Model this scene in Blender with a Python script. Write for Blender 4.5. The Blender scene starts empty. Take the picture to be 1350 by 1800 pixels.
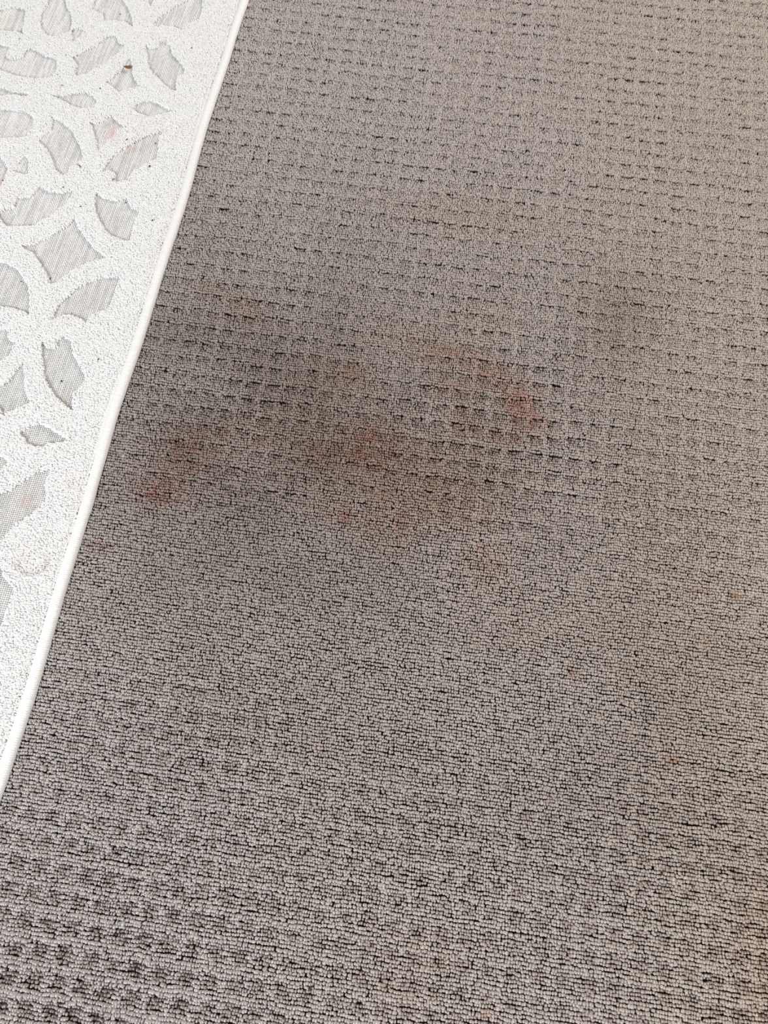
import bpy, bmesh, math, random
import numpy as np
from mathutils import Matrix, Vector

random.seed(7)
rng = np.random.default_rng(11)
S = bpy.context.scene
COL = S.collection

# ------------------------------------------------------------------ camera
# World: X runs along the tufting rows, Y along the rug edge, Z up.  Camera held 1 m above.
PITCH, TWIST, YAW = 0.3699, -0.0061, 0.1536
FPX, W, H = 1352.0, 1350, 1800
ROT = Matrix.Rotation(YAW, 3, 'Z') @ Matrix.Rotation(PITCH, 3, 'X') @ Matrix.Rotation(TWIST, 3, 'Z')
cam_data = bpy.data.cameras.new('camera')
cam_data.sensor_fit = 'VERTICAL'
cam_data.sensor_height = 24.0
cam_data.lens = FPX / H * 24.0
cam = bpy.data.objects.new('camera', cam_data)
cam.matrix_world = Matrix.Translation((0, 0, 1.0)) @ ROT.to_4x4()
COL.objects.link(cam)
S.camera = cam

# ------------------------------------------------------------------ daylight
world = bpy.data.worlds.new('room_light')
S.world = world
world.use_nodes = True
bg = world.node_tree.nodes['Background']
bg.inputs[0].default_value = (0.93, 0.97, 1.0, 1)
bg.inputs[1].default_value = 0.33


def window_light(name, loc, target, size, power, color):
    d = bpy.data.lights.new(name, 'AREA')
    d.shape = 'RECTANGLE'
    d.size, d.size_y = size
    d.energy = power
    d.color = color
    o = bpy.data.objects.new(name, d)
    o.location = loc
    o.rotation_euler = (Vector(target) - Vector(loc)).to_track_quat('-Z', 'Y').to_euler()
    COL.objects.link(o)


window_light('window_daylight', (1.6, 3.4, 1.9), (0.2, 0.8, 0), (1.5, 1.3), 110, (1.0, 0.92, 0.84))
window_light('glass_door_daylight', (-1.5, -2.0, 1.9), (-0.3, 0.6, 0), (1.2, 1.2), 120, (0.97, 0.98, 1.0))

S.view_settings.view_transform = 'Standard'
S.view_settings.look = 'None'
S.view_settings.gamma = 1.0
S.view_settings.use_curve_mapping = False
S.view_settings.exposure = 0.0

# openings of the rug's lattice, outlines in millimetres on the floor plane
PATCHES = [
    [(-920, 1268), (-904, 1268), (-896, 1278), (-883, 1279), (-866, 1274), (-861, 1251), (-854, 1220), (-850, 1211), (-862, 1217), (-882, 1215), (-902, 1214)],
    [(-832, 1326), (-808, 1330), (-800, 1308), (-792, 1293), (-782, 1281), (-771, 1257), (-768, 1231), (-782, 1221), (-796, 1214), (-808, 1217), (-822, 1231), (-829, 1249), (-833, 1267), (-830, 1294)],
    [(-766, 1239), (-745, 1242), (-744, 1224), (-755, 1203)],
    [(-749, 1334), (-743, 1293), (-720, 1283), (-713, 1267), (-693, 1271), (-673, 1270), (-656, 1259), (-663, 1280), (-678, 1307), (-694, 1327), (-700, 1341)],
    [(-619, 1265), (-617, 1285), (-608, 1302), (-594, 1322), (-572, 1343), (-567, 1358), (-549, 1361), (-541, 1320), (-542, 1295), (-559, 1280), (-567, 1265), (-582, 1271), (-602, 1272)],
    [(-653, 1349), (-642, 1351), (-637, 1333), (-639, 1318), (-644, 1327)],
    [(-891, 1182), (-884, 1181), (-872, 1178), (-860, 1174), (-864, 1163), (-864, 1154), (-855, 1149), (-840, 1151), (-832, 1157), (-832, 1171), (-827, 1178), (-814, 1175), (-793, 1164), (-772, 1161), (-766, 1147), (-763, 1132), (-765, 1117), (-777, 1111), (-793, 1109), (-811, 1108), (-831, 1109), (-849, 1115), (-863, 1119), (-871, 1123)],
    [(-745, 1168), (-738, 1172), (-725, 1190), (-709, 1202), (-701, 1222), (-692, 1230), (-685, 1234), (-676, 1228), (-674, 1215), (-658, 1214), (-662, 1196), (-665, 1191), (-681, 1163), (-690, 1152), (-708, 1132), (-723, 1123), (-729, 1134), (-729, 1150), (-740, 1163)],
    [(-667, 1117), (-658, 1130), (-649, 1146), (-645, 1163), (-643, 1177), (-639, 1181), (-627, 1149), (-621, 1135), (-604, 1117), (-617, 1110), (-629, 1106), (-637, 1097), (-657, 1111)],
    [(-622, 1220), (-614, 1212), (-605, 1211), (-597, 1216), (-598, 1228), (-590, 1232), (-576, 1223), (-569, 1203), (-560, 1195), (-546, 1182), (-537, 1171), (-535, 1157), (-545, 1149), (-543, 1135), (-539, 1114), (-552, 1119), (-571, 1134), (-598, 1160), (-606, 1176), (-609, 1191), (-617, 1202)],
    [(-856, 1079), (-850, 1079), (-830, 1073), (-794, 1070), (-793, 1066), (-823, 1064), (-843, 1059), (-849, 1059)],
    [(-754, 1073), (-735, 1076), (-715, 1083), (-695, 1088), (-682, 1083), (-670, 1072), (-672, 1061), (-681, 1054), (-692, 1050), (-711, 1054), (-726, 1062), (-741, 1068)],
    [(-602, 1065), (-599, 1075), (-590, 1082), (-579, 1087), (-561, 1080), (-532, 1068), (-547, 1059), (-563, 1054), (-573, 1049), (-588, 1053), (-598, 1057)],
    [(-838, 1026), (-820, 1029), (-787, 1030), (-777, 1025), (-766, 1017), (-764, 998), (-766, 984), (-768, 974), (-785, 969), (-810, 963), (-816, 962)],
    [(-739, 1025), (-721, 1017), (-694, 1000), (-680, 980), (-666, 963), (-659, 945), (-657, 935), (-663, 932), (-651, 919), (-663, 924), (-674, 919), (-672, 909), (-677, 900), (-683, 901), (-697, 911), (-701, 923), (-714, 940), (-725, 953), (-744, 968), (-738, 983), (-729, 995), (-731, 1008)],
    [(-668, 1020), (-656, 1021), (-644, 1032), (-636, 1042), (-622, 1031), (-614, 1024), (-602, 1020), (-611, 1012), (-617, 1003), (-625, 988), (-631, 971), (-636, 960), (-642, 975), (-651, 993), (-659, 1008)],
    [(-615, 917), (-613, 939), (-604, 958), (-592, 975), (-578, 991), (-559, 1009), (-537, 1019), (-542, 1006), (-535, 977), (-533, 959), (-543, 949), (-556, 935), (-565, 928), (-571, 906), (-582, 900), (-590, 900), (-592, 916), (-605, 923)],
    [(-802, 919), (-796, 920), (-786, 916), (-778, 904), (-774, 899), (-773, 889), (-774, 876), (-775, 858), (-780, 857)],
    [(-763, 896), (-760, 912), (-757, 931), (-750, 931), (-744, 914), (-738, 894), (-747, 893)],
    [(-739, 843), (-716, 848), (-712, 862), (-709, 871), (-694, 863), (-670, 864), (-653, 870), (-653, 855), (-659, 840), (-664, 832), (-673, 815), (-687, 802), (-696, 792), (-716, 787), (-738, 784), (-748, 790), (-760, 802), (-753, 817), (-738, 821), (-739, 831)],
    [(-614, 873), (-602, 865), (-577, 860), (-570, 863), (-561, 869), (-550, 852), (-533, 843), (-535, 824), (-534, 800), (-531, 784), (-541, 784), (-565, 790), (-579, 801), (-600, 828), (-609, 848)],
    [(-702, 749), (-680, 757), (-665, 770), (-650, 788), (-637, 802), (-633, 815), (-623, 798), (-604, 779), (-582, 760), (-562, 747), (-580, 739), (-593, 728), (-608, 714), (-620, 696), (-625, 688), (-634, 684), (-643, 700), (-661, 720), (-679, 739), (-692, 743)],
    [(-731, 712), (-725, 713), (-716, 713), (-693, 703), (-679, 690), (-667, 675), (-656, 650), (-648, 622), (-658, 628), (-675, 632), (-689, 633), (-698, 631), (-703, 630)],
    [(-613, 619), (-609, 643), (-600, 662), (-590, 680), (-572, 699), (-557, 708), (-529, 712), (-529, 681), (-531, 654), (-544, 645), (-554, 637), (-557, 622), (-568, 629), (-583, 633), (-597, 631)],
    [(-690, 590), (-684, 591), (-677, 594), (-670, 591), (-669, 580), (-661, 573), (-650, 575), (-655, 565), (-655, 550), (-662, 542), (-666, 538), (-671, 535)],
    [(-614, 579), (-604, 571), (-593, 571), (-588, 575), (-593, 583), (-583, 594), (-571, 586), (-562, 568), (-550, 553), (-539, 540), (-531, 530), (-532, 518), (-536, 507), (-541, 500), (-538, 484), (-533, 471), (-545, 477), (-559, 487), (-575, 501), (-588, 516), (-596, 533), (-604, 549), (-609, 563)],
    [(-630, 540), (-620, 513), (-614, 497), (-606, 484), (-599, 476), (-610, 468), (-618, 461), (-629, 455), (-631, 450), (-640, 459), (-648, 468), (-655, 489), (-651, 494), (-642, 504), (-636, 519), (-633, 534)],
    [(-598, 425), (-592, 433), (-583, 441), (-571, 444), (-559, 440), (-547, 434), (-530, 427), (-532, 421), (-542, 418), (-553, 415), (-557, 410), (-571, 408), (-582, 411), (-591, 420)],
    [(-619, 384), (-612, 385), (-599, 379), (-603, 372), (-605, 368), (-613, 365)],
    [(-598, 323), (-594, 331), (-584, 337), (-569, 354), (-556, 368), (-536, 377), (-538, 363), (-538, 352), (-531, 340), (-530, 330), (-533, 323), (-540, 309), (-552, 297), (-560, 291), (-563, 281), (-568, 272), (-572, 264), (-576, 258)],
    [(-567, 231), (-559, 227), (-553, 216), (-542, 207), (-531, 198), (-532, 187), (-533, 167), (-533, 145), (-536, 141)],
]

# ------------------------------------------------------------------ helpers
RN = np.array(ROT)


def ground(px, py, z=0.0):
    """point of the plane at height z seen at photo pixel (px, py)"""
    d = RN @ np.array([(px - W / 2) / FPX, -(py - H / 2) / FPX, -1.0])
    t = (z - 1.0) / d[2]
    return d[0] * t, d[1] * t


def to_photo(x, y, z):
    d = np.stack([x, y, z - 1.0], -1) @ RN
    return W / 2 - FPX * d[:, 0] / d[:, 2], H / 2 + FPX * d[:, 1] / d[:, 2]


def value_noise(x, y, scale, seed):
    """smooth noise in -1..1"""
    r = np.random.default_rng(seed).uniform(-1, 1, (256, 256))
    u, v = x / scale + 1000.0, y / scale + 1000.0
    i, j = np.floor(u).astype(int), np.floor(v).astype(int)
    fu, fv = u - i, v - j
    fu, fv = fu * fu * (3 - 2 * fu), fv * fv * (3 - 2 * fv)
    g = lambda a, b: r[a % 256, b % 256]
    return ((g(i, j) * (1 - fu) + g(i + 1, j) * fu) * (1 - fv)
            + (g(i, j + 1) * (1 - fu) + g(i + 1, j + 1) * fu) * fv)


def fbm(x, y, scale, seed):
    return (value_noise(x, y, scale, seed) + 0.5 * value_noise(x, y, scale / 2, seed + 1)
            + 0.25 * value_noise(x, y, scale / 4, seed + 2)) / 1.3


def smooth(a, b, x):
    t = np.clip((x - a) / (b - a), 0, 1)
    return t * t * (3 - 2 * t)


def tag(o, label=None, cat=None, group=None, kind=None):
    if label: o['label'] = label
    if cat: o['category'] = cat
    if group: o['group'] = group
    if kind: o['kind'] = kind
    return o


def link(name, mesh, mat=None, parent=None):
    o = bpy.data.objects.new(name, mesh)
    COL.objects.link(o)
    if mat is not None and not len(mesh.materials):
        mesh.materials.append(mat)
    if parent: o.parent = parent
    return o


def mesh_from(name, verts, faces, smooth_shade=True, colors=None):
    """verts (n,3) array, faces (m,4) or (m,3) int array"""
    m = bpy.data.meshes.new(name)
    verts = np.asarray(verts, dtype=np.float32)
    faces = np.asarray(faces, dtype=np.int32)
    k = faces.shape[1]
    m.vertices.add(len(verts)); m.vertices.foreach_set('co', verts.ravel())
    m.loops.add(faces.size); m.loops.foreach_set('vertex_index', faces.ravel())
    m.polygons.add(len(faces))
    m.polygons.foreach_set('loop_start', np.arange(0, faces.size, k, dtype=np.int32))
    m.polygons.foreach_set('loop_total', np.full(len(faces), k, dtype=np.int32))
    m.polygons.foreach_set('use_smooth', np.full(len(faces), smooth_shade))
    m.update(calc_edges=True)
    if colors is not None:
        at = m.attributes.new('yarn', 'FLOAT_COLOR', 'POINT')
        c = np.ones((len(verts), 4), dtype=np.float32); c[:, :3] = colors
        at.data.foreach_set('color', c.ravel())
    return m


# ------------------------------------------------------------------ materials
def yarn_material(name, instanced, rough, sheen, fine_scale, bump, spec=0.3):
    """fibre material; its dye and soil colour is stored per loop in the attribute 'yarn'"""
    m = bpy.data.materials.new(name); m.use_nodes = True
    nt = m.node_tree; b = nt.nodes['Principled BSDF']
    a = nt.nodes.new('ShaderNodeAttribute'); a.attribute_name = 'yarn'
    a.attribute_type = 'INSTANCER' if instanced else 'GEOMETRY'
    geo = nt.nodes.new('ShaderNodeNewGeometry')
    nz = nt.nodes.new('ShaderNodeTexNoise'); nz.inputs['Scale'].default_value = fine_scale
    nz.inputs['Detail'].default_value = 2
    nt.links.new(geo.outputs['Position'], nz.inputs['Vector'])
    mr = nt.nodes.new('ShaderNodeMapRange')
    mr.inputs['From Min'].default_value = 0.3; mr.inputs['From Max'].default_value = 0.7
    mr.inputs['To Min'].default_value = 0.86; mr.inputs['To Max'].default_value = 1.1
    nt.links.new(nz.outputs['Fac'], mr.inputs['Value'])
    mx = nt.nodes.new('ShaderNodeVectorMath'); mx.operation = 'SCALE'
    nt.links.new(a.outputs['Color'], mx.inputs[0]); nt.links.new(mr.outputs['Result'], mx.inputs['Scale'])
    nt.links.new(mx.outputs['Vector'], b.inputs['Base Color'])
    b.inputs['Roughness'].default_value = rough
    b.inputs['Sheen Weight'].default_value = sheen
    b.inputs['Sheen Roughness'].default_value = 0.5
    b.inputs['Specular IOR Level'].default_value = spec
    bp = nt.nodes.new('ShaderNodeBump'); bp.inputs['Strength'].default_value = bump
    bp.inputs['Distance'].default_value = 0.0006
    nt.links.new(nz.outputs['Fac'], bp.inputs['Height']); nt.links.new(bp.outputs['Normal'], b.inputs['Normal'])
    return m


def plain_material(name, color, rough=0.9, scale=400, vary=0.15):
    m = bpy.data.materials.new(name); m.use_nodes = True
    nt = m.node_tree; b = nt.nodes['Principled BSDF']
    nz = nt.nodes.new('ShaderNodeTexNoise'); nz.inputs['Scale'].default_value = scale
    geo = nt.nodes.new('ShaderNodeNewGeometry'); nt.links.new(geo.outputs['Position'], nz.inputs['Vector'])
    r = nt.nodes.new('ShaderNodeValToRGB')
    r.color_ramp.elements[0].position = 0.3; r.color_ramp.elements[1].position = 0.7
    r.color_ramp.elements[0].color = [c * (1 - vary) for c in color] + [1]
    r.color_ramp.elements[1].color = [min(1, c * (1 + vary)) for c in color] + [1]
    nt.links.new(nz.outputs['Fac'], r.inputs['Fac']); nt.links.new(r.outputs['Color'], b.inputs['Base Color'])
    b.inputs['Roughness'].default_value = rough
    return m


M_LOOP = yarn_material('taupe_loop_yarn', True, 0.42, 0.15, 900, 0.8, 0.75)
M_TUFT = yarn_material('ivory_pile_yarn', True, 0.75, 0.10, 900, 0.4, 0.2)
M_WEAVE = yarn_material('flatweave_yarn', False, 0.8, 0.05, 1200, 0.3, 0.2)
M_BACKING = plain_material('dark_carpet_backing', (0.050, 0.032, 0.024))
M_RUG_BASE = plain_material('grey_rug_ground_cloth', (0.40, 0.39, 0.38))
M_RUG_CORE = plain_material('ivory_rug_foundation', (0.80, 0.79, 0.78))
M_BIND = plain_material('ivory_binding_thread', (0.83, 0.82, 0.80), 0.7, 300, 0.05)
M_HOLE_STITCH = plain_material('charcoal_hole_and_stitch', (0.05, 0.045, 0.04))


# ------------------------------------------------------------------ loops set out with geometry nodes
def tuft_nodes(name, radii, mat, square=0.25):
    ng = bpy.data.node_groups.new(name, 'GeometryNodeTree')
    ng.interface.new_socket('Geometry', in_out='INPUT', socket_type='NodeSocketGeometry')
    ng.interface.new_socket('Geometry', in_out='OUTPUT', socket_type='NodeSocketGeometry')
    n, l = ng.nodes, ng.links
    gi, go = n.new('NodeGroupInput'), n.new('NodeGroupOutput')
    # a cushion shape: between a cube and a ball
    cube = n.new('GeometryNodeMeshCube'); cube.inputs['Size'].default_value = (2, 2, 2)
    for k in ('Vertices X', 'Vertices Y', 'Vertices Z'): cube.inputs[k].default_value = 5
    pos = n.new('GeometryNodeInputPosition')
    nrm = n.new('ShaderNodeVectorMath'); nrm.operation = 'NORMALIZE'
    s1 = n.new('ShaderNodeVectorMath'); s1.operation = 'SCALE'; s1.inputs['Scale'].default_value = 1 - square
    s2 = n.new('ShaderNodeVectorMath'); s2.operation = 'SCALE'; s2.inputs['Scale'].default_value = square
    ad = n.new('ShaderNodeVectorMath'); ad.operation = 'ADD'
    sp = n.new('GeometryNodeSetPosition')
    l.new(pos.outputs[0], nrm.inputs[0]); l.new(nrm.outputs[0], s1.inputs[0]); l.new(pos.outputs[0], s2.inputs[0])
    l.new(s1.outputs[0], ad.inputs[0]); l.new(s2.outputs[0], ad.inputs[1])
    l.new(cube.outputs['Mesh'], sp.inputs['Geometry']); l.new(ad.outputs[0], sp.inputs['Position'])
    tr = n.new('GeometryNodeTransform'); tr.inputs['Scale'].default_value = radii
    ss = n.new('GeometryNodeSetShadeSmooth')
    sm = n.new('GeometryNodeSetMaterial'); sm.inputs['Material'].default_value = mat
    l.new(sp.outputs[0], tr.inputs['Geometry']); l.new(tr.outputs[0], ss.inputs[0]); l.new(ss.outputs[0], sm.inputs['Geometry'])
    iop = n.new('GeometryNodeInstanceOnPoints')
    l.new(gi.outputs[0], iop.inputs['Points']); l.new(sm.outputs[0], iop.inputs['Instance'])
    for attr, sock in (('turn', 'Rotation'), ('size', 'Scale')):
        na = n.new('GeometryNodeInputNamedAttribute'); na.data_type = 'FLOAT_VECTOR'
        na.inputs['Name'].default_value = attr
        l.new(na.outputs[0], iop.inputs[sock])
    l.new(iop.outputs[0], go.inputs[0])
    return ng


def tuft_field(name, pts, turn, size, color, ng, mat, parent=None):
    m = bpy.data.meshes.new(name)
    m.vertices.add(len(pts)); m.vertices.foreach_set('co', np.asarray(pts, np.float32).ravel())
    for nm, arr in (('turn', turn), ('size', size)):
        at = m.attributes.new(nm, 'FLOAT_VECTOR', 'POINT')
        at.data.foreach_set('vector', np.asarray(arr, np.float32).ravel())
    at = m.attributes.new('yarn', 'FLOAT_COLOR', 'POINT')
    c = np.ones((len(pts), 4), np.float32); c[:, :3] = color
    at.data.foreach_set('color', c.ravel())
    m.update()
    o = link(name, m, mat, parent)
    md = o.modifiers.new('tufts', 'NODES'); md.node_group = ng
    return o


# ------------------------------------------------------------------ the floor under the carpet
XMIN, XMAX, YMIN, YMAX = -1.30, 0.78, -0.45, 1.75
CELL = 0.0282
DX, DY = CELL / 9, CELL / 7
Z_BACK = -0.0078

v = [(XMIN, YMIN), (XMAX, YMIN), (XMAX, YMAX), (XMIN, YMAX)]
fv = [(x, y, Z_BACK - 0.012) for x, y in v] + [(x, y, Z_BACK) for x, y in v]
ff = [(3, 2, 1, 0), (4, 5, 6, 7), (0, 1, 5, 4), (1, 2, 6, 5), (2, 3, 7, 6), (3, 0, 4, 7)]
floor = link('floor', mesh_from('floor', fv, ff, False), M_BACKING)
tag(floor, 'dark backing of the fitted carpet, seen only between its loops', kind='structure')

# ------------------------------------------------------------------ carpet loops
RUG_EDGE = -0.464
EDGE_WAVE = lambda y: (0.0016 * np.sin(y * 9.0 + 0.6) + 0.0010 * np.sin(y * 23.0)
                       + 0.0020 * smooth(1.1, 1.25, y))


def carpet_points():
    ni, nj = int((XMAX - XMIN) / DX), int((YMAX - YMIN) / DY)
    I, J = np.meshgrid(np.arange(ni), np.arange(nj), indexing='ij')
    I, J = I.ravel(), J.ravel()
    x = XMIN + (I + 0.5) * DX
    y = YMIN + (J + 0.5) * DY
    px, py = to_photo(x, y, np.zeros_like(x))
    keep = (px > -190) & (px < W + 190) & (py > -150) & (py < H + 190) & (x > RUG_EDGE - 0.05)
    return I[keep], J[keep], x[keep], y[keep], px[keep], py[keep]


I, J, X, Y, PX, PY = carpet_points()
N = len(X)
OX, OY = 0.2814, 0.7146            # a hollow of the woven check lies here
ci = (X - OX) / CELL + 0.5
cj = (Y - OY) / CELL + 0.25        # 0 .. 1 up the cell
warp_u = 0.06 * value_noise(X, Y, 0.05, 21)
warp_v = 0.07 * value_noise(X, Y, 0.05, 22)
fu = (ci + warp_u) % 1.0
fvv = (cj + warp_v) % 1.0
# hollow: soft at the near side, abrupt under the proud rows at the far side
cellr = value_noise(np.floor(ci + warp_u) * 1.0, np.floor(cj + warp_v) * 1.0, 1.0, 5)
bowl = 0.35 + 0.65 * smooth(1150, 1450, PY)          # rounder hollows in the near corner
side = smooth(0.08, 0.20 + 0.16 * bowl, fu) * smooth(0.92, 0.80 - 0.16 * bowl, fu)
hollow = side * ((1 - bowl) * smooth(0.05, 0.80, fvv) ** 1.3 + bowl * smooth(0.10, 0.50, fvv)) * smooth(0.91, 0.82, fvv)
proud = smooth(0.84, 0.92, fvv) + smooth(0.22, 0.02, fvv)


def blob(cx, cy, rx, ry, ang=0.0):
    c, s = math.cos(ang), math.sin(ang)
    dx, dy = PX - cx, PY - cy
    return np.exp(-(((dx * c + dy * s) / rx) ** 2 + ((-dx * s + dy * c) / ry) ** 2))


# how well the check has survived the traffic
relief = 0.62 * smooth(1250, 350, PY + 0.25 * (700 - PX)) + 0.22
relief = np.maximum(relief, 1.6 * blob(0, 1820, 640, 460))
relief = np.maximum(relief, 1.15 * blob(870, 740, 350, 260))
relief = np.maximum(relief, 1.0 * blob(1350, 1900, 560, 380))
relief = np.maximum(relief, 1.10 * blob(430, 640, 330, 280))
relief = np.maximum(relief, 0.85 * blob(300, 1300, 300, 200))
relief = np.maximum(relief, 0.70 * smooth(1150, 1500, PY))
relief = relief * (1 - 0.30 * blob(600, 1050, 420, 160))
depth = 0.0034 * relief * (1 + 0.25 * cellr)
top = 0.0012 + 0.0007 * proud * relief - depth * hollow
top += 0.0005 * fbm(X, Y, 0.02, 31) + rng.normal(0, 0.00050, N)

# each row of stitches wanders on its own, so rows close up, part and cross
row_y = 0.00062 * value_noise(X / 0.011, J * 3.71, 1.0, 45) + 0.0004 * value_noise(X / 0.0045, J * 5.13, 1.0, 46)
wob = 0.0010 * fbm(X, Y, 0.020, 41) + row_y
xx = X + 0.0006 * fbm(X, Y, 0.016, 42) + rng.normal(0, 0.00042, N) + DX * value_noise(X * 0, J * 7.7, 1.0, 47)
yy = Y + wob + rng.normal(0, 0.00022, N)
ang = 0.30 * fbm(X, Y, 0.018, 43) + 0.50 * value_noise(X / 0.009, J * 2.3, 1.0, 48) + rng.normal(0, 0.20, N)
tiltx = rng.normal(0, 0.20, N) + 0.35 * proud * relief
tilty = rng.normal(0, 0.25, N)
sz = 1 + rng.normal(0, 0.10, N)
under = smooth(RUG_EDGE + 0.001, RUG_EDGE - 0.004, X)     # crushed beneath the rug
top = top * (1 - under) + np.minimum(top, -0.0012) * under
RZ = 0.0034
P3 = np.stack([xx, yy, top - RZ * sz * 0.97], -1)
TURN = np.stack([tiltx * (1 - under), tilty * (1 - under), ang], -1)
lowk = np.clip((top - Z_BACK) / 0.0062, 0.35, 1.1)
SIZE = np.stack([sz * rng.uniform(0.80, 1.20, N), sz * rng.uniform(0.90, 1.10, N), sz], -1)

# dye, soil, painted soft shade and stains
base = np.array([0.50, 0.442, 0.400])
col = np.tile(base, (N, 1)) * (1 + rng.normal(0, 0.07, (N, 1)))
cool = smooth(900, 200, PX) * 0.8 + 0.2 * smooth(900, 1500, PY)
col *= 1 + cool[:, None] * np.array([-0.03, 0.015, 0.07])
warm = smooth(900, 1350, PX)
col *= 1 + warm[:, None] * np.array([0.03, 0.0, -0.05])
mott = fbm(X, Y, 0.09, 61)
soil_shade = (0.46 * blob(520, 800, 470, 380) + 0.16 * blob(1090, 560, 90, 130)  # traffic soil plus broad soft shadows painted into the loop colour
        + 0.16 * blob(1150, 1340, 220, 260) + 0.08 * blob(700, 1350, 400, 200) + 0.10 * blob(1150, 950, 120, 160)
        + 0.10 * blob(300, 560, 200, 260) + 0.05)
soil_shade = np.clip(soil_shade * (1 + 0.25 * mott), 0, 0.6)
col *= (1 - soil_shade[:, None] * np.array([0.82, 0.92, 1.0]))
col *= 1 - np.clip(hollow * relief, 0, 1)[:, None] * (1 - 0.55 * smooth(900, 400, PY))[:, None] * np.array([0.26, 0.32, 0.34])   # brown grime in the hollows, with their shade painted in
STAINS = [  # centre, radii, turn, strength, colour multiplier
    (785, 622, 60, 20, .1, .55, (.98, .55, .40)), (868, 660, 42, 24, .3, .70, (1.0, .50, .36)),
    (915, 712, 34, 30, .7, .70, (1.0, .50, .36)), (930, 738, 34, 18, .3, .60, (1.0, .52, .38)),
    (800, 684, 40, 20, .1, .55, (.98, .54, .40)), (810, 745, 32, 30, .0, .55, (.95, .52, .38)),
    (885, 765, 46, 18, .0, .45, (.98, .55, .42)), (660, 765, 60, 22, .2, .60, (.95, .50, .38)),
    (650, 797, 60, 26, .1, .65, (.95, .50, .38)), (560, 800, 44, 16, .2, .50, (.95, .52, .45)),
    (755, 815, 150, 46, .1, .40, (.90, .62, .46)), (745, 860, 120, 34, .1, .45, (.88, .58, .42)),
    (690, 920, 46, 40, .0, .55, (.90, .52, .38)), (603, 908, 30, 14, .2, .60, (.95, .48, .40)),
    (800, 905, 70, 22, .15, .45, (.95, .58, .42)), (855, 985, 40, 46, .0, .40, (.98, .58, .46)),
    (600, 845, 110, 60, .2, .30, (.92, .66, .52)), (430, 765, 130, 36, -.15, .42, (.92, .62, .48)),
    (335, 790, 44, 34, .2, .50, (.92, .52, .42)), (278, 868, 40, 26, .1, .70, (.86, .38, .32)),
    (300, 835, 60, 50, .0, .40, (.90, .55, .45)), (175, 958, 30, 14, .1, .60, (.72, .45, .36)),
    (430, 530, 34, 14, .1, .45, (1.0, .68, .48)), (365, 508, 40, 20, .0, .30, (.98, .74, .56)),
    (440, 560, 50, 18, .0, .30, (.98, .72, .54)), (600, 665, 60, 30, .2, .38, (.96, .64, .50)),
    (625, 655, 22, 14, .0, .45, (.98, .58, .42)), (700, 590, 60, 26, .1, .26, (1.0, .76, .60)),
    (830, 380, 150, 34, .1, .30, (1.0, .84, .70)), (850, 555, 60, 40, .0, .22, (1.0, .80, .64)),
    (1070, 530, 46, 40, .0, .25, (1.0, .78, .66)), (1085, 590, 34, 60, .0, .25, (.90, .76, .66)),
    (1233, 1036, 16, 7, .0, .55, (1.0, .62, .42)), (1292, 1046, 12, 7, .0, .75, (1.0, .55, .30)),
    (1005, 1180, 9, 9, .0, .85, (1.0, .50, .30)), (1182, 1336, 18, 7, .0, .75, (1.0, .56, .34)),
    (1250, 1140, 90, 40, .2, .25, (.96, .74, .56)), (930, 1100, 130, 70, .0, .18, (1.0, .86, .70)),
    (730, 1660, 90, 40, .2, .30, (1.0, .86, .74)), (700, 1740, 90, 46, .2, .30, (1.0, .84, .70)),
    (760, 1700, 24, 10, .3, .40, (1.0, .72, .52)), (1345, 1690, 40, 150, .0, .45, (1.0, .76, .60)),
    (1290, 1600, 40, 120, .0, .20, (1.0, .84, .70)), (855, 1785, 18, 9, .0, .60, (1.0, .56, .40)),
    (560, 1320, 40, 14, .2, .25, (1.0, .78, .64)), (1120, 1190, 40, 20, .2, .20, (.98, .78, .62)),
]
fray = 0.6 * fbm(X, Y, 0.016, 71) + 0.7 * fbm(X, Y, 0.007, 74)
for sx, sy, rx, ry, a, k, tint in STAINS:
    w = np.clip(k * 0.85 * blob(sx, sy, rx, ry, a) * (1 + 0.9 * fray), 0, 0.8)[:, None]
    col *= (1 - w) + w * np.array(tint) * np.array([0.90, 0.86, 0.86])
col = np.clip(col, 0.01, 0.95)

NG_LOOP = tuft_nodes('carpet_loop', (0.00168, 0.00186, RZ), M_LOOP, 0.18)
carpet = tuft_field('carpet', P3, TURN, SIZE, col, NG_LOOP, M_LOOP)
tag(carpet, 'taupe loop-pile fitted carpet with dimpled check and reddish brown stains', 'carpet', kind='stuff')

# ------------------------------------------------------------------ the rug
rug = bpy.data.objects.new('rug', None)
rug.location = (RUG_EDGE - 0.2, 0.6, 0.0005)
COL.objects.link(rug)
tag(rug, 'ivory rug with raised scrolling lattice pile and grey flatwoven openings', 'rug')
INV = rug.location.copy()


def rug_child(o):
    o.parent = rug
    o.matrix_parent_inverse = Matrix.Translation(-INV)
    return o


R_LEFT, R_Y0, R_Y1 = -1.24, -0.42, 1.72
Z_CLOTH, Z_WEAVE, Z_PILE = 0.0022, 0.0038, 0.0076
BIND_W = 0.0165

polys = [np.array(p, float) / 1000.0 for p in PATCHES]
# the lattice goes on to the left of the photograph: the same openings, one repeat further
EXTRA = []
frame_x = lambda y: ground(0, 0)[0] + (1.30 - y) * 0.3447
for p in list(polys):
    c = p.mean(0)
    for sh in (-0.235, -0.47):
        q = p + np.array([sh, 0.0])
        ins = np.interp(q[:, 1], [-0.28, 1.30], [-0.391, -0.927])
        if (q[:, 0] < ins - 0.022).all() and q[:, 0].min() > R_LEFT + 0.01:
            EXTRA.append(q)
kept = []
for q in EXTRA:
    if all(np.min(np.linalg.norm(q[:, None] - k[None], axis=-1)) > 0.02 for k in kept):
        kept.append(q)
all_polys = polys + kept


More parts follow.
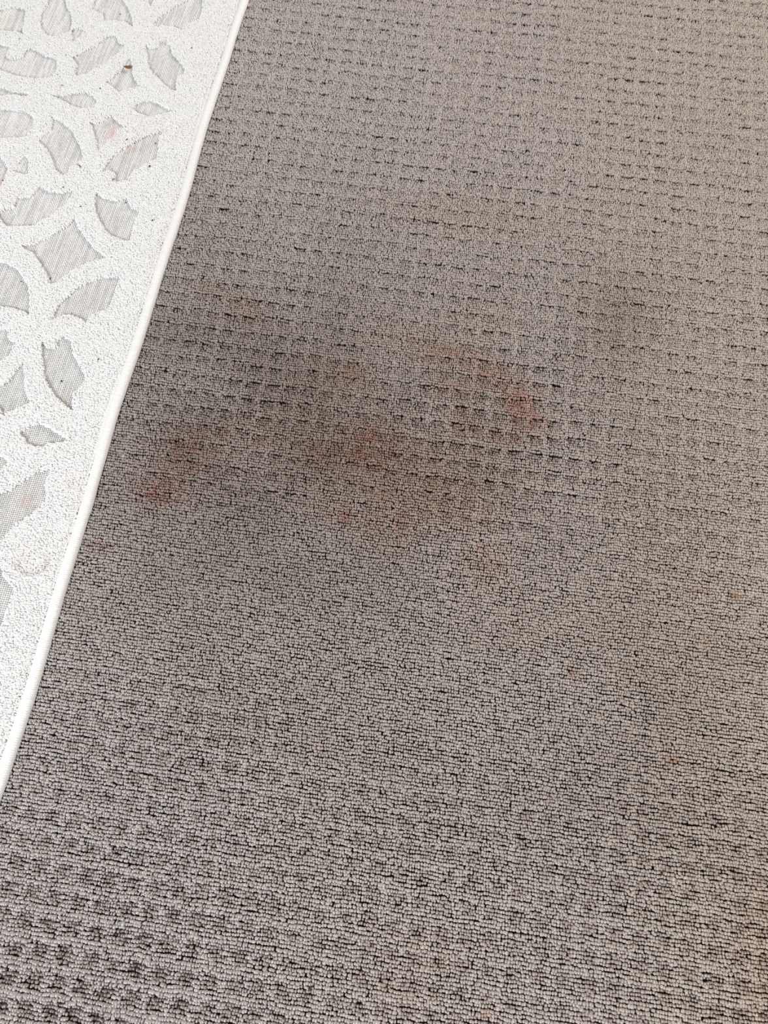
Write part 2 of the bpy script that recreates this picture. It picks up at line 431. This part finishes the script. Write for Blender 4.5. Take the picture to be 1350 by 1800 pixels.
def sdist(P, poly):
    """signed distance to a polygon, negative inside"""
    a, b = poly, np.roll(poly, -1, 0)
    d = np.full(len(P), 1e9); inside = np.zeros(len(P), bool)
    for p, q in zip(a, b):
        e = q - p; w = P - p
        t = np.clip((w @ e) / max(e @ e, 1e-12), 0, 1)
        d = np.minimum(d, np.linalg.norm(w - t[:, None] * e, axis=1))
        cr = ((p[1] > P[:, 1]) != (q[1] > P[:, 1]))
        xi = p[0] + (P[:, 1] - p[1]) * e[0] / (e[1] if abs(e[1]) > 1e-12 else 1e-12)
        inside ^= cr & (P[:, 0] < xi)
    return np.where(inside, -d, d)


def rug_sdf(P):
    d = np.full(len(P), 1.0)
    for poly in all_polys:
        lo, hi = poly.min(0) - 0.02, poly.max(0) + 0.02
        m = ((P > lo) & (P < hi)).all(1)
        if m.any():
            d[m] = np.minimum(d[m], sdist(P[m], poly))
    return d


def in_view(x, y, pad=200):
    px, py = to_photo(x, y, np.zeros_like(x))
    return (px > -pad * 1.4) & (px < W + pad) & (py > -150) & (py < H + pad)


def edge_x(y):
    return RUG_EDGE + EDGE_WAVE(y)


# ground cloth: one sheet that lies on the carpet, follows the wavy edge
ys = np.linspace(R_Y0, R_Y1, 220)
vv, fc = [], []
for i, yv in enumerate(ys):
    xr = float(edge_x(yv)) - BIND_W * 0.55
    for (xv, zv) in ((R_LEFT, 0.0), (xr, 0.0), (xr, Z_CLOTH), (R_LEFT, Z_CLOTH)):
        vv.append((xv, yv, zv))
    if i:
        a, b = (i - 1) * 4, i * 4
        for k in range(4):
            fc.append((a + k, a + (k + 1) % 4, b + (k + 1) % 4, b + k))
rug_child(link('ground_cloth', mesh_from('ground_cloth', vv, fc, False), M_RUG_BASE))

# flatwoven openings: every crossing of the weave is a small raised float
WX, WY = 0.00300, 0.00290


def weave_mesh(poly, seed):
    lo, hi = poly.min(0) - 0.004, poly.max(0) + 0.004
    i0, i1 = int(math.floor(lo[0] / WX)), int(math.ceil(hi[0] / WX))
    j0, j1 = int(math.floor(lo[1] / WY)), int(math.ceil(hi[1] / WY))
    I, J = np.meshgrid(np.arange(i0, i1 + 1), np.arange(j0, j1 + 1), indexing='ij')
    I, J = I.ravel(), J.ravel()
    x = I * WX + 0.0004 * value_noise(I * WX, J * WY, 0.03, 3)
    y = J * WY + 0.0004 * value_noise(I * WX, J * WY, 0.03, 4)
    m = sdist(np.stack([x, y], 1), poly) < 0.0035
    I, J, x, y = I[m], J[m], x[m], y[m]
    n = len(x); r = np.random.default_rng(seed)
    # streaky undyed yarn: shade drifts along each warp line
    lane = value_noise(I * 1.0 * 13.7, np.floor(y / 0.045 + 3 * np.sin(I * 2.1)) * 5.1, 1.0, 9)
    shade = 0.82 + 0.15 * lane + r.normal(0, 0.04, n)
    upper = smooth(0.55, 1.2, y)                      # the weave is closer set towards the top
    hx = WX * (0.375 + 0.03 * upper + 0.05 * value_noise(I * 5.3, y / 0.03, 1.0, 12)); hy = WY * (0.40 + 0.12 * upper)
    hz = Z_WEAVE - 0.0003 * ((I + J) % 2)
    g = np.array([-1, -0.45, 0.45, 1])
    gx, gy = np.meshgrid(g, g, indexing='ij')
    gx, gy = gx.ravel(), gy.ravel()
    prof = np.array([0.0, 1.0, 1.0, 0.0])
    pz = np.minimum.outer(prof, prof).ravel()
    V = np.empty((n, 16, 3))
    V[:, :, 0] = x[:, None] + gx[None] * hx[:, None]
    V[:, :, 1] = y[:, None] + gy[None] * hy[:, None]
    V[:, :, 2] = Z_CLOTH - 0.0002 + pz[None] * (hz[:, None] - Z_CLOTH + 0.0002)
    q = []
    for a in range(3):
        for b in range(3):
            q.append((a * 4 + b, (a + 1) * 4 + b, (a + 1) * 4 + b + 1, a * 4 + b + 1))
    F = (np.arange(n)[:, None, None] * 16 + np.array(q)[None]).reshape(-1, 4)
    tint = np.stack([shade * 1.0, shade * 0.985, shade * 0.965], -1)
    # pink and tan bleed of the spill
    px, py = to_photo(x, y, np.full(n, Z_WEAVE))
    for sx, sy, rx, ry, k, t in ((197, 236, 8, 16, .6, (1, .62, .6)), (232, 262, 10, 6, .5, (1, .6, .58)),
                                 (45, 880, 16, 12, .45, (1, .72, .6)), (110, 700, 14, 16, .35, (1, .88, .66)),
                                 (48, 432, 14, 8, .4, (1, .72, .62)), (178, 430, 12, 8, .3, (1, .74, .64)),
                                 (0, 330, 8, 26, .5, (1, .7, .6)), (92, 556, 12, 8, .4, (1, .72, .62)),
                                 (225, 420, 16, 6, .3, (1, .72, .66)), (3, 28, 10, 18, .5, (1, .93, .82))):
        w = np.clip(k * np.exp(-(((px - sx) / rx) ** 2 + ((py - sy) / ry) ** 2)), 0, 1)[:, None]
        tint = tint * ((1 - w) + w * np.array(t))
    return mesh_from('flatweave_panel', V.reshape(-1, 3), F, True, np.repeat(np.clip(tint, 0, .9), 16, 0))


for k, poly in enumerate(all_polys):
    rug_child(link('flatweave_panel', weave_mesh(poly, 100 + k), M_WEAVE))

# raised pile: a moulded body that follows the lattice ...
GX, GY = 0.0030, 0.0030
gx = np.arange(R_LEFT, RUG_EDGE - BIND_W + 0.002, GX); gy = np.arange(R_Y0, R_Y1, GY)
XX, YY = np.meshgrid(gx, gy, indexing='ij')
D = rug_sdf(np.stack([XX.ravel(), YY.ravel()], 1)).reshape(XX.shape)
ZZ = Z_CLOTH - 0.001 + smooth(0.0002, 0.0026, D) * (Z_PILE - 0.0028 - Z_CLOTH + 0.001)
nx, ny = XX.shape
idx = np.arange(nx * ny).reshape(nx, ny)
F = np.stack([idx[:-1, :-1], idx[1:, :-1], idx[1:, 1:], idx[:-1, 1:]], -1).reshape(-1, 4)
keepf = (D[:-1, :-1] > -0.001).ravel() & in_view(XX[:-1, :-1].ravel(), YY[:-1, :-1].ravel())
F = F[keepf]
used, invi = np.unique(F, return_inverse=True)
V = np.stack([XX.ravel(), YY.ravel(), ZZ.ravel()], 1)[used]
rug_child(link('pile_body', mesh_from('pile_body', V, invi.reshape(-1, 4), True), M_RUG_CORE))

# ... covered in short tufts
TX, TY = 0.0027, 0.0025
ix = np.arange(int((RUG_EDGE - R_LEFT) / TX)); iy = np.arange(int((R_Y1 - R_Y0) / TY))
A, B = np.meshgrid(ix, iy, indexing='ij'); A, B = A.ravel(), B.ravel()
r2 = np.random.default_rng(5)
tx = R_LEFT + A * TX + (B % 2) * TX / 2; ty = R_Y0 + B * TY
tx = tx + 0.0010 * fbm(tx, ty, 0.012, 81) + r2.normal(0, 0.00045, len(tx))
ty = ty + 0.0014 * fbm(tx, ty, 0.012, 83) + r2.normal(0, 0.00040, len(ty))
m = in_view(tx, ty) & (tx < edge_x(ty) - BIND_W + 0.0008)
tx, ty = tx[m], ty[m]
d = rug_sdf(np.stack([tx, ty], 1))
m = d > 0.0002
tx, ty, d = tx[m], ty[m], d[m]
n = len(tx)
tz = Z_CLOTH + 0.0015 + smooth(-0.0012, 0.0018, d) * (Z_PILE - Z_CLOTH - 0.0015)
tz += 0.0005 * fbm(tx, ty, 0.025, 85) + r2.normal(0, 0.00014, n)
gap = edge_x(ty) - BIND_W - tx
tz -= 0.0026 * smooth(0.006, 0.0, gap)
# faint scoured rings and spots seen on the pile
tpx, tpy = to_photo(tx, ty, tz)
grain = 1 - 0.45 * smooth(900, 100, tpy)              # flatter towards the top
tz = tz + r2.normal(0, 0.00022, n) * grain
tcol = np.tile(np.array([0.82, 0.812, 0.802]), (n, 1)) * (1 + r2.normal(0, 0.03, (n, 1)))
for sx, sy, rx, ry, k, t in ((128, 850, 16, 9, .35, (1, .78, .76)), (142, 884, 12, 14, .35, (1, .74, .74)),
                             (125, 944, 12, 7, .30, (1, .76, .74)), (40, 980, 10, 12, .35, (1, .76, .74)),
                             (283, 424, 8, 7, .35, (1, .80, .74)), (120, 560, 20, 8, .20, (1, .84, .82)),
                             (240, 232, 60, 24, .05, (1, .8, .8)), (200, 240, 12, 8, .4, (1, .74, .74)),
                             (20, 345, 20, 10, .15, (1, .85, .8)), (108, 150, 4, 3, .6, (.8, .76, .66))):
    w = np.clip(k * np.exp(-(((tpx - sx) / rx) ** 2 + ((tpy - sy) / ry) ** 2)), 0, 1)[:, None]
    tcol *= (1 - w) + w * np.array(t)
ring = np.sqrt(((tpx - 55) / 1.15) ** 2 + (tpy - 985) ** 2)
arc = np.exp(-((ring - 24) / 4.0) ** 2) * smooth(-20, 10, tpy - 985 + 0.3 * (tpx - 55))
tcol *= 1 - 0.22 * arc[:, None] * np.array([0.8, 1.0, 1.05])
lean = smooth(0.006, 0.0, d)
TT = np.stack([r2.normal(0, 0.22, n), r2.normal(0, 0.22, n), r2.uniform(0, 3.14, n) * 0.35 + 0.6 * fbm(tx, ty, 0.01, 91)], -1)
s = 1 + r2.normal(0, 0.10, n)
TS = np.stack([s * r2.uniform(.85, 1.15, n), s * r2.uniform(.85, 1.1, n), s], -1)
NG_TUFT = tuft_nodes('pile_tuft', (0.00175, 0.00160, 0.0026), M_TUFT, 0.15)
tufts = tuft_field('raised_pile', np.stack([tx, ty, tz - 0.0025], -1), TT, TS, np.clip(tcol, 0, .92), NG_TUFT, M_TUFT)
tag(tufts, kind='stuff')
rug_child(tufts)

# bound edge: half-round cord wrapped in thread
step = 0.00075
ys = np.arange(R_Y0, R_Y1, step)
prof = [(-1.0, 0.20), (-0.86, 0.62), (-0.55, 0.90), (-0.15, 1.0), (0.30, 0.97), (0.68, 0.80), (0.92, 0.48), (1.0, 0.15), (0.96, 0.0)]
n, k = len(ys), len(prof)
V = np.empty((n, k, 3))
wrap = 0.00016 * np.cos(np.arange(n) * math.pi * 0.5) + 0.00010 * value_noise(ys, ys * 0, 0.003, 55)
soft = 0.0005 * fbm(ys, ys * 0, 0.03, 56)
for q, (u, h) in enumerate(prof):
    V[:, q, 0] = edge_x(ys) - BIND_W / 2 + u * (BIND_W / 2 + (soft if u > 0 else 0)) + (wrap if u > .5 else 0)
    V[:, q, 1] = ys - 0.0007 * u
    V[:, q, 2] = h * (0.0080 + wrap * 1.6 + soft)
idx = np.arange(n * k).reshape(n, k)
F = np.stack([idx[:-1, :-1], idx[:-1, 1:], idx[1:, 1:], idx[1:, :-1]], -1).reshape(-1, 4)
rug_child(link('bound_edge', mesh_from('bound_edge', V.reshape(-1, 3), F, True), M_BIND))

# the seam between pile and binding: dark dashes put in as the shade of its holes, some sunk out of sight
V, F = [], []


def stitch(x, y, ang, ln, w=0.00055, z=Z_PILE - 0.0016):  # one dark dash
    b = len(V); c, s = math.cos(ang), math.sin(ang)
    for (u, v_, h) in ((-1, -.6, 0), (1, -.6, 0), (1, .6, 0), (-1, .6, 0), (-.6, 0, 1), (.6, 0, 1)):
        lx, ly = u * ln / 2, v_ * w
        V.append((x + lx * c - ly * s, y + lx * s + ly * c, z + h * 0.0007))
    for f in ((0, 1, 5, 4), (1, 2, 5, 5), (2, 3, 4, 5), (3, 0, 4, 4)):
        F.append(f)


r3 = random.Random(4)
yv = R_Y0
tri = []
while yv < R_Y1:
    yv += r3.uniform(0.0042, 0.0056)
    if r3.random() < (0.72 if yv < 1.0 else 0.5):
        stitch(float(edge_x(yv)) - BIND_W - r3.uniform(-0.0004, 0.0008), yv, math.pi / 2 + r3.uniform(-.3, .3),
               r3.uniform(0.0016, 0.0036))
for (x0, y0), (x1, y1), nn in (((266, 318), (259, 333), 4), ((176, 593), (171, 606), 3), ((56, 952), (51, 972), 4)):
    for q in range(nn):
        t = q / (nn - 1)
        gxp, gyp = ground(x0 + (x1 - x0) * t, y0 + (y1 - y0) * t, Z_PILE)
        stitch(gxp, gyp, math.pi / 2, 0.0026, 0.0007, Z_PILE - 0.0002)
me = bpy.data.meshes.new('seam_holes_and_stitching')
me.from_pydata(V, [], [tuple(dict.fromkeys(f)) for f in F]); me.update()
st = rug_child(link('seam_holes_and_stitching', me, M_HOLE_STITCH))
tag(st, 'dark dashes for the shaded holes of the seam, and short loose stitches', kind='stuff')

# ------------------------------------------------------------------ crumbs and specks
M_CRUMB = {
    'black': plain_material('black_grit', (0.012, 0.009, 0.009), 0.6, 2000, .3),
    'red': plain_material('dark_red_fleck', (0.045, 0.006, 0.008), 0.6, 2000, .3),
    'brown': plain_material('brown_crumb', (0.20, 0.085, 0.02), 0.8, 1500, .5),
    'tan': plain_material('tan_fleck', (0.30, 0.24, 0.16), 0.8, 1500, .3),
}


def crumb(name, label, cat, px, py, size, kind, on_rug, flat=0.6, ang=0.3, group=None):
    z = (Z_PILE if on_rug == 1 else Z_WEAVE if on_rug == 2 else 0.0012)
    bm = bmesh.new()
    bmesh.ops.create_icosphere(bm, subdivisions=2, radius=1.0)
    rr = random.Random(int(px * 31 + py))
    for vtx in bm.verts:
        f = rr.uniform(0.78, 1.12)
        vtx.co = Vector((vtx.co.x * size[0] / 2 * f, vtx.co.y * size[1] / 2 * f, vtx.co.z * size[1] / 2 * flat * f))
    me = bpy.data.meshes.new(name); bm.to_mesh(me); bm.free()
    o = link(name, me, M_CRUMB[kind])
    h = size[1] / 2 * flat
    zc = z + h * 0.55
    gx_, gy_ = ground(px, py, zc)
    o.location = (gx_, gy_, zc)
    o.rotation_euler = (0, 0, ang)
    tag(o, label, cat, group)
    return o


mm = 0.001
crumb('crumb', 'blurred brown crumb, largest speck, at the tip of a flatwoven triangle', 'crumb', 225, 118, (15 * mm, 8 * mm), 'brown', 1, .4, -.1)
for args in [
    ('speck', 'black speck on the weave of the rug nearest its top edge', 'speck', 211, 25, 3.0, 'black', 2),
    ('speck', 'black speck on the plain border close to the bound edge, topmost there', 'speck', 402, 44, 2.6, 'black', 1),
    ('speck', 'black speck on the plain border, right of the tall flatwoven leaf', 'speck', 337, 84, 3.4, 'black', 1),
    ('speck', 'tiny grey-brown speck between the tall flatwoven leaf and the bound edge', 'speck', 364, 93, 1.8, 'brown', 1),
    ('speck', 'black speck on the raised pile in the top left corner of the rug', 'speck', 34, 68, 2.8, 'black', 1),
    ('speck', 'tiny black speck on the pile above the middle left flatwoven leaf', 'speck', 116, 97, 2.2, 'black', 1),
    ('speck', 'tiny dark speck on the narrow pile bridge left of a woven leaf', 'speck', 101, 131, 2.2, 'black', 1),
    ('speck', 'pale tan speck on the pile above the pointed almond opening', 'speck', 108, 150, 3.0, 'tan', 1),
    ('speck', 'slanted black speck between the brown crumb and the almond opening', 'speck', 176, 155, 3.6, 'black', 1),
    ('speck', 'dark red fleck right of the pink-stained woven star', 'fleck', 223, 245, 4.0, 'red', 1),
    ('speck', 'dark red fleck on the upper rim of the long slanted woven leaf', 'fleck', 237, 252, 3.4, 'red', 1),
    ('speck', 'black speck near the right tip of the long slanted woven leaf', 'speck', 273, 252, 3.6, 'black', 2),
    ('speck', 'slanted dark fleck on the pile below right of the long woven leaf', 'fleck', 263, 292, 4.4, 'red', 1),
    ('speck', 'brown wedge-shaped crumb at the lower tip of the long woven leaf', 'crumb', 199, 315, 6.0, 'tan', 1),
    ('speck', 'black speck on the pile just above the large woven bell opening', 'speck', 111, 329, 3.2, 'black', 1),
    ('speck', 'black speck at the left rim of the rug, right by the photo edge', 'speck', 5, 317, 3.0, 'black', 2),
    ('speck', 'black speck on the pile between the bell opening and the large star', 'speck', 141, 363, 2.8, 'black', 1),
    ('speck', 'black speck on the upper part of the woven pentagon', 'speck', 221, 356, 3.0, 'black', 2),
    ('speck', 'black speck on the border right of the woven pentagon', 'speck', 268, 387, 3.2, 'black', 1),
    ('speck', 'black speck at the bottom tip of the large four-pointed star', 'speck', 89, 489, 3.4, 'black', 2),
    ('speck', 'small black speck on the rounded weave at the left photo edge', 'speck', 37, 495, 2.6, 'black', 2),
    ('speck', 'black speck on the border below the short dotted stitch line', 'speck', 173, 631, 3.0, 'black', 1),
    ('speck', 'large black speck in the middle of the lower woven leaf', 'speck', 108, 670, 4.2, 'black', 2),
    ('speck', 'dark red fleck in the bottom right of the carpet', 'fleck', 1163, 1535, 6.0, 'red', 0),
    ('speck', 'dark red fleck at the bottom middle of the carpet', 'fleck', 545, 1739, 6.5, 'red', 0),
    ('speck', 'black speck right of the small orange spot on the carpet', 'speck', 1063, 1204, 3.6, 'black', 0),
    ('speck', 'black speck on the carpet below and left of the frame middle', 'speck', 495, 1254, 3.4, 'black', 0),
    ('speck', 'small dark speck right of the bottom right red fleck', 'speck', 1217, 1559, 3.0, 'red', 0),
    ('speck', 'black speck on the carpet right below the reddish stains', 'speck', 1012, 956, 3.4, 'black', 0),
]:
    nm, lab, cat, px, py, sz_, kd, onr = args
    nm = 'fleck' if cat == 'fleck' else 'crumb' if cat == 'crumb' else 'speck'
    rr = random.Random(px)
    crumb(nm, lab, cat, px, py, (sz_ * mm * .88, sz_ * mm * .88 * rr.uniform(.6, .9)), kd, onr, .7, rr.uniform(0, 3))
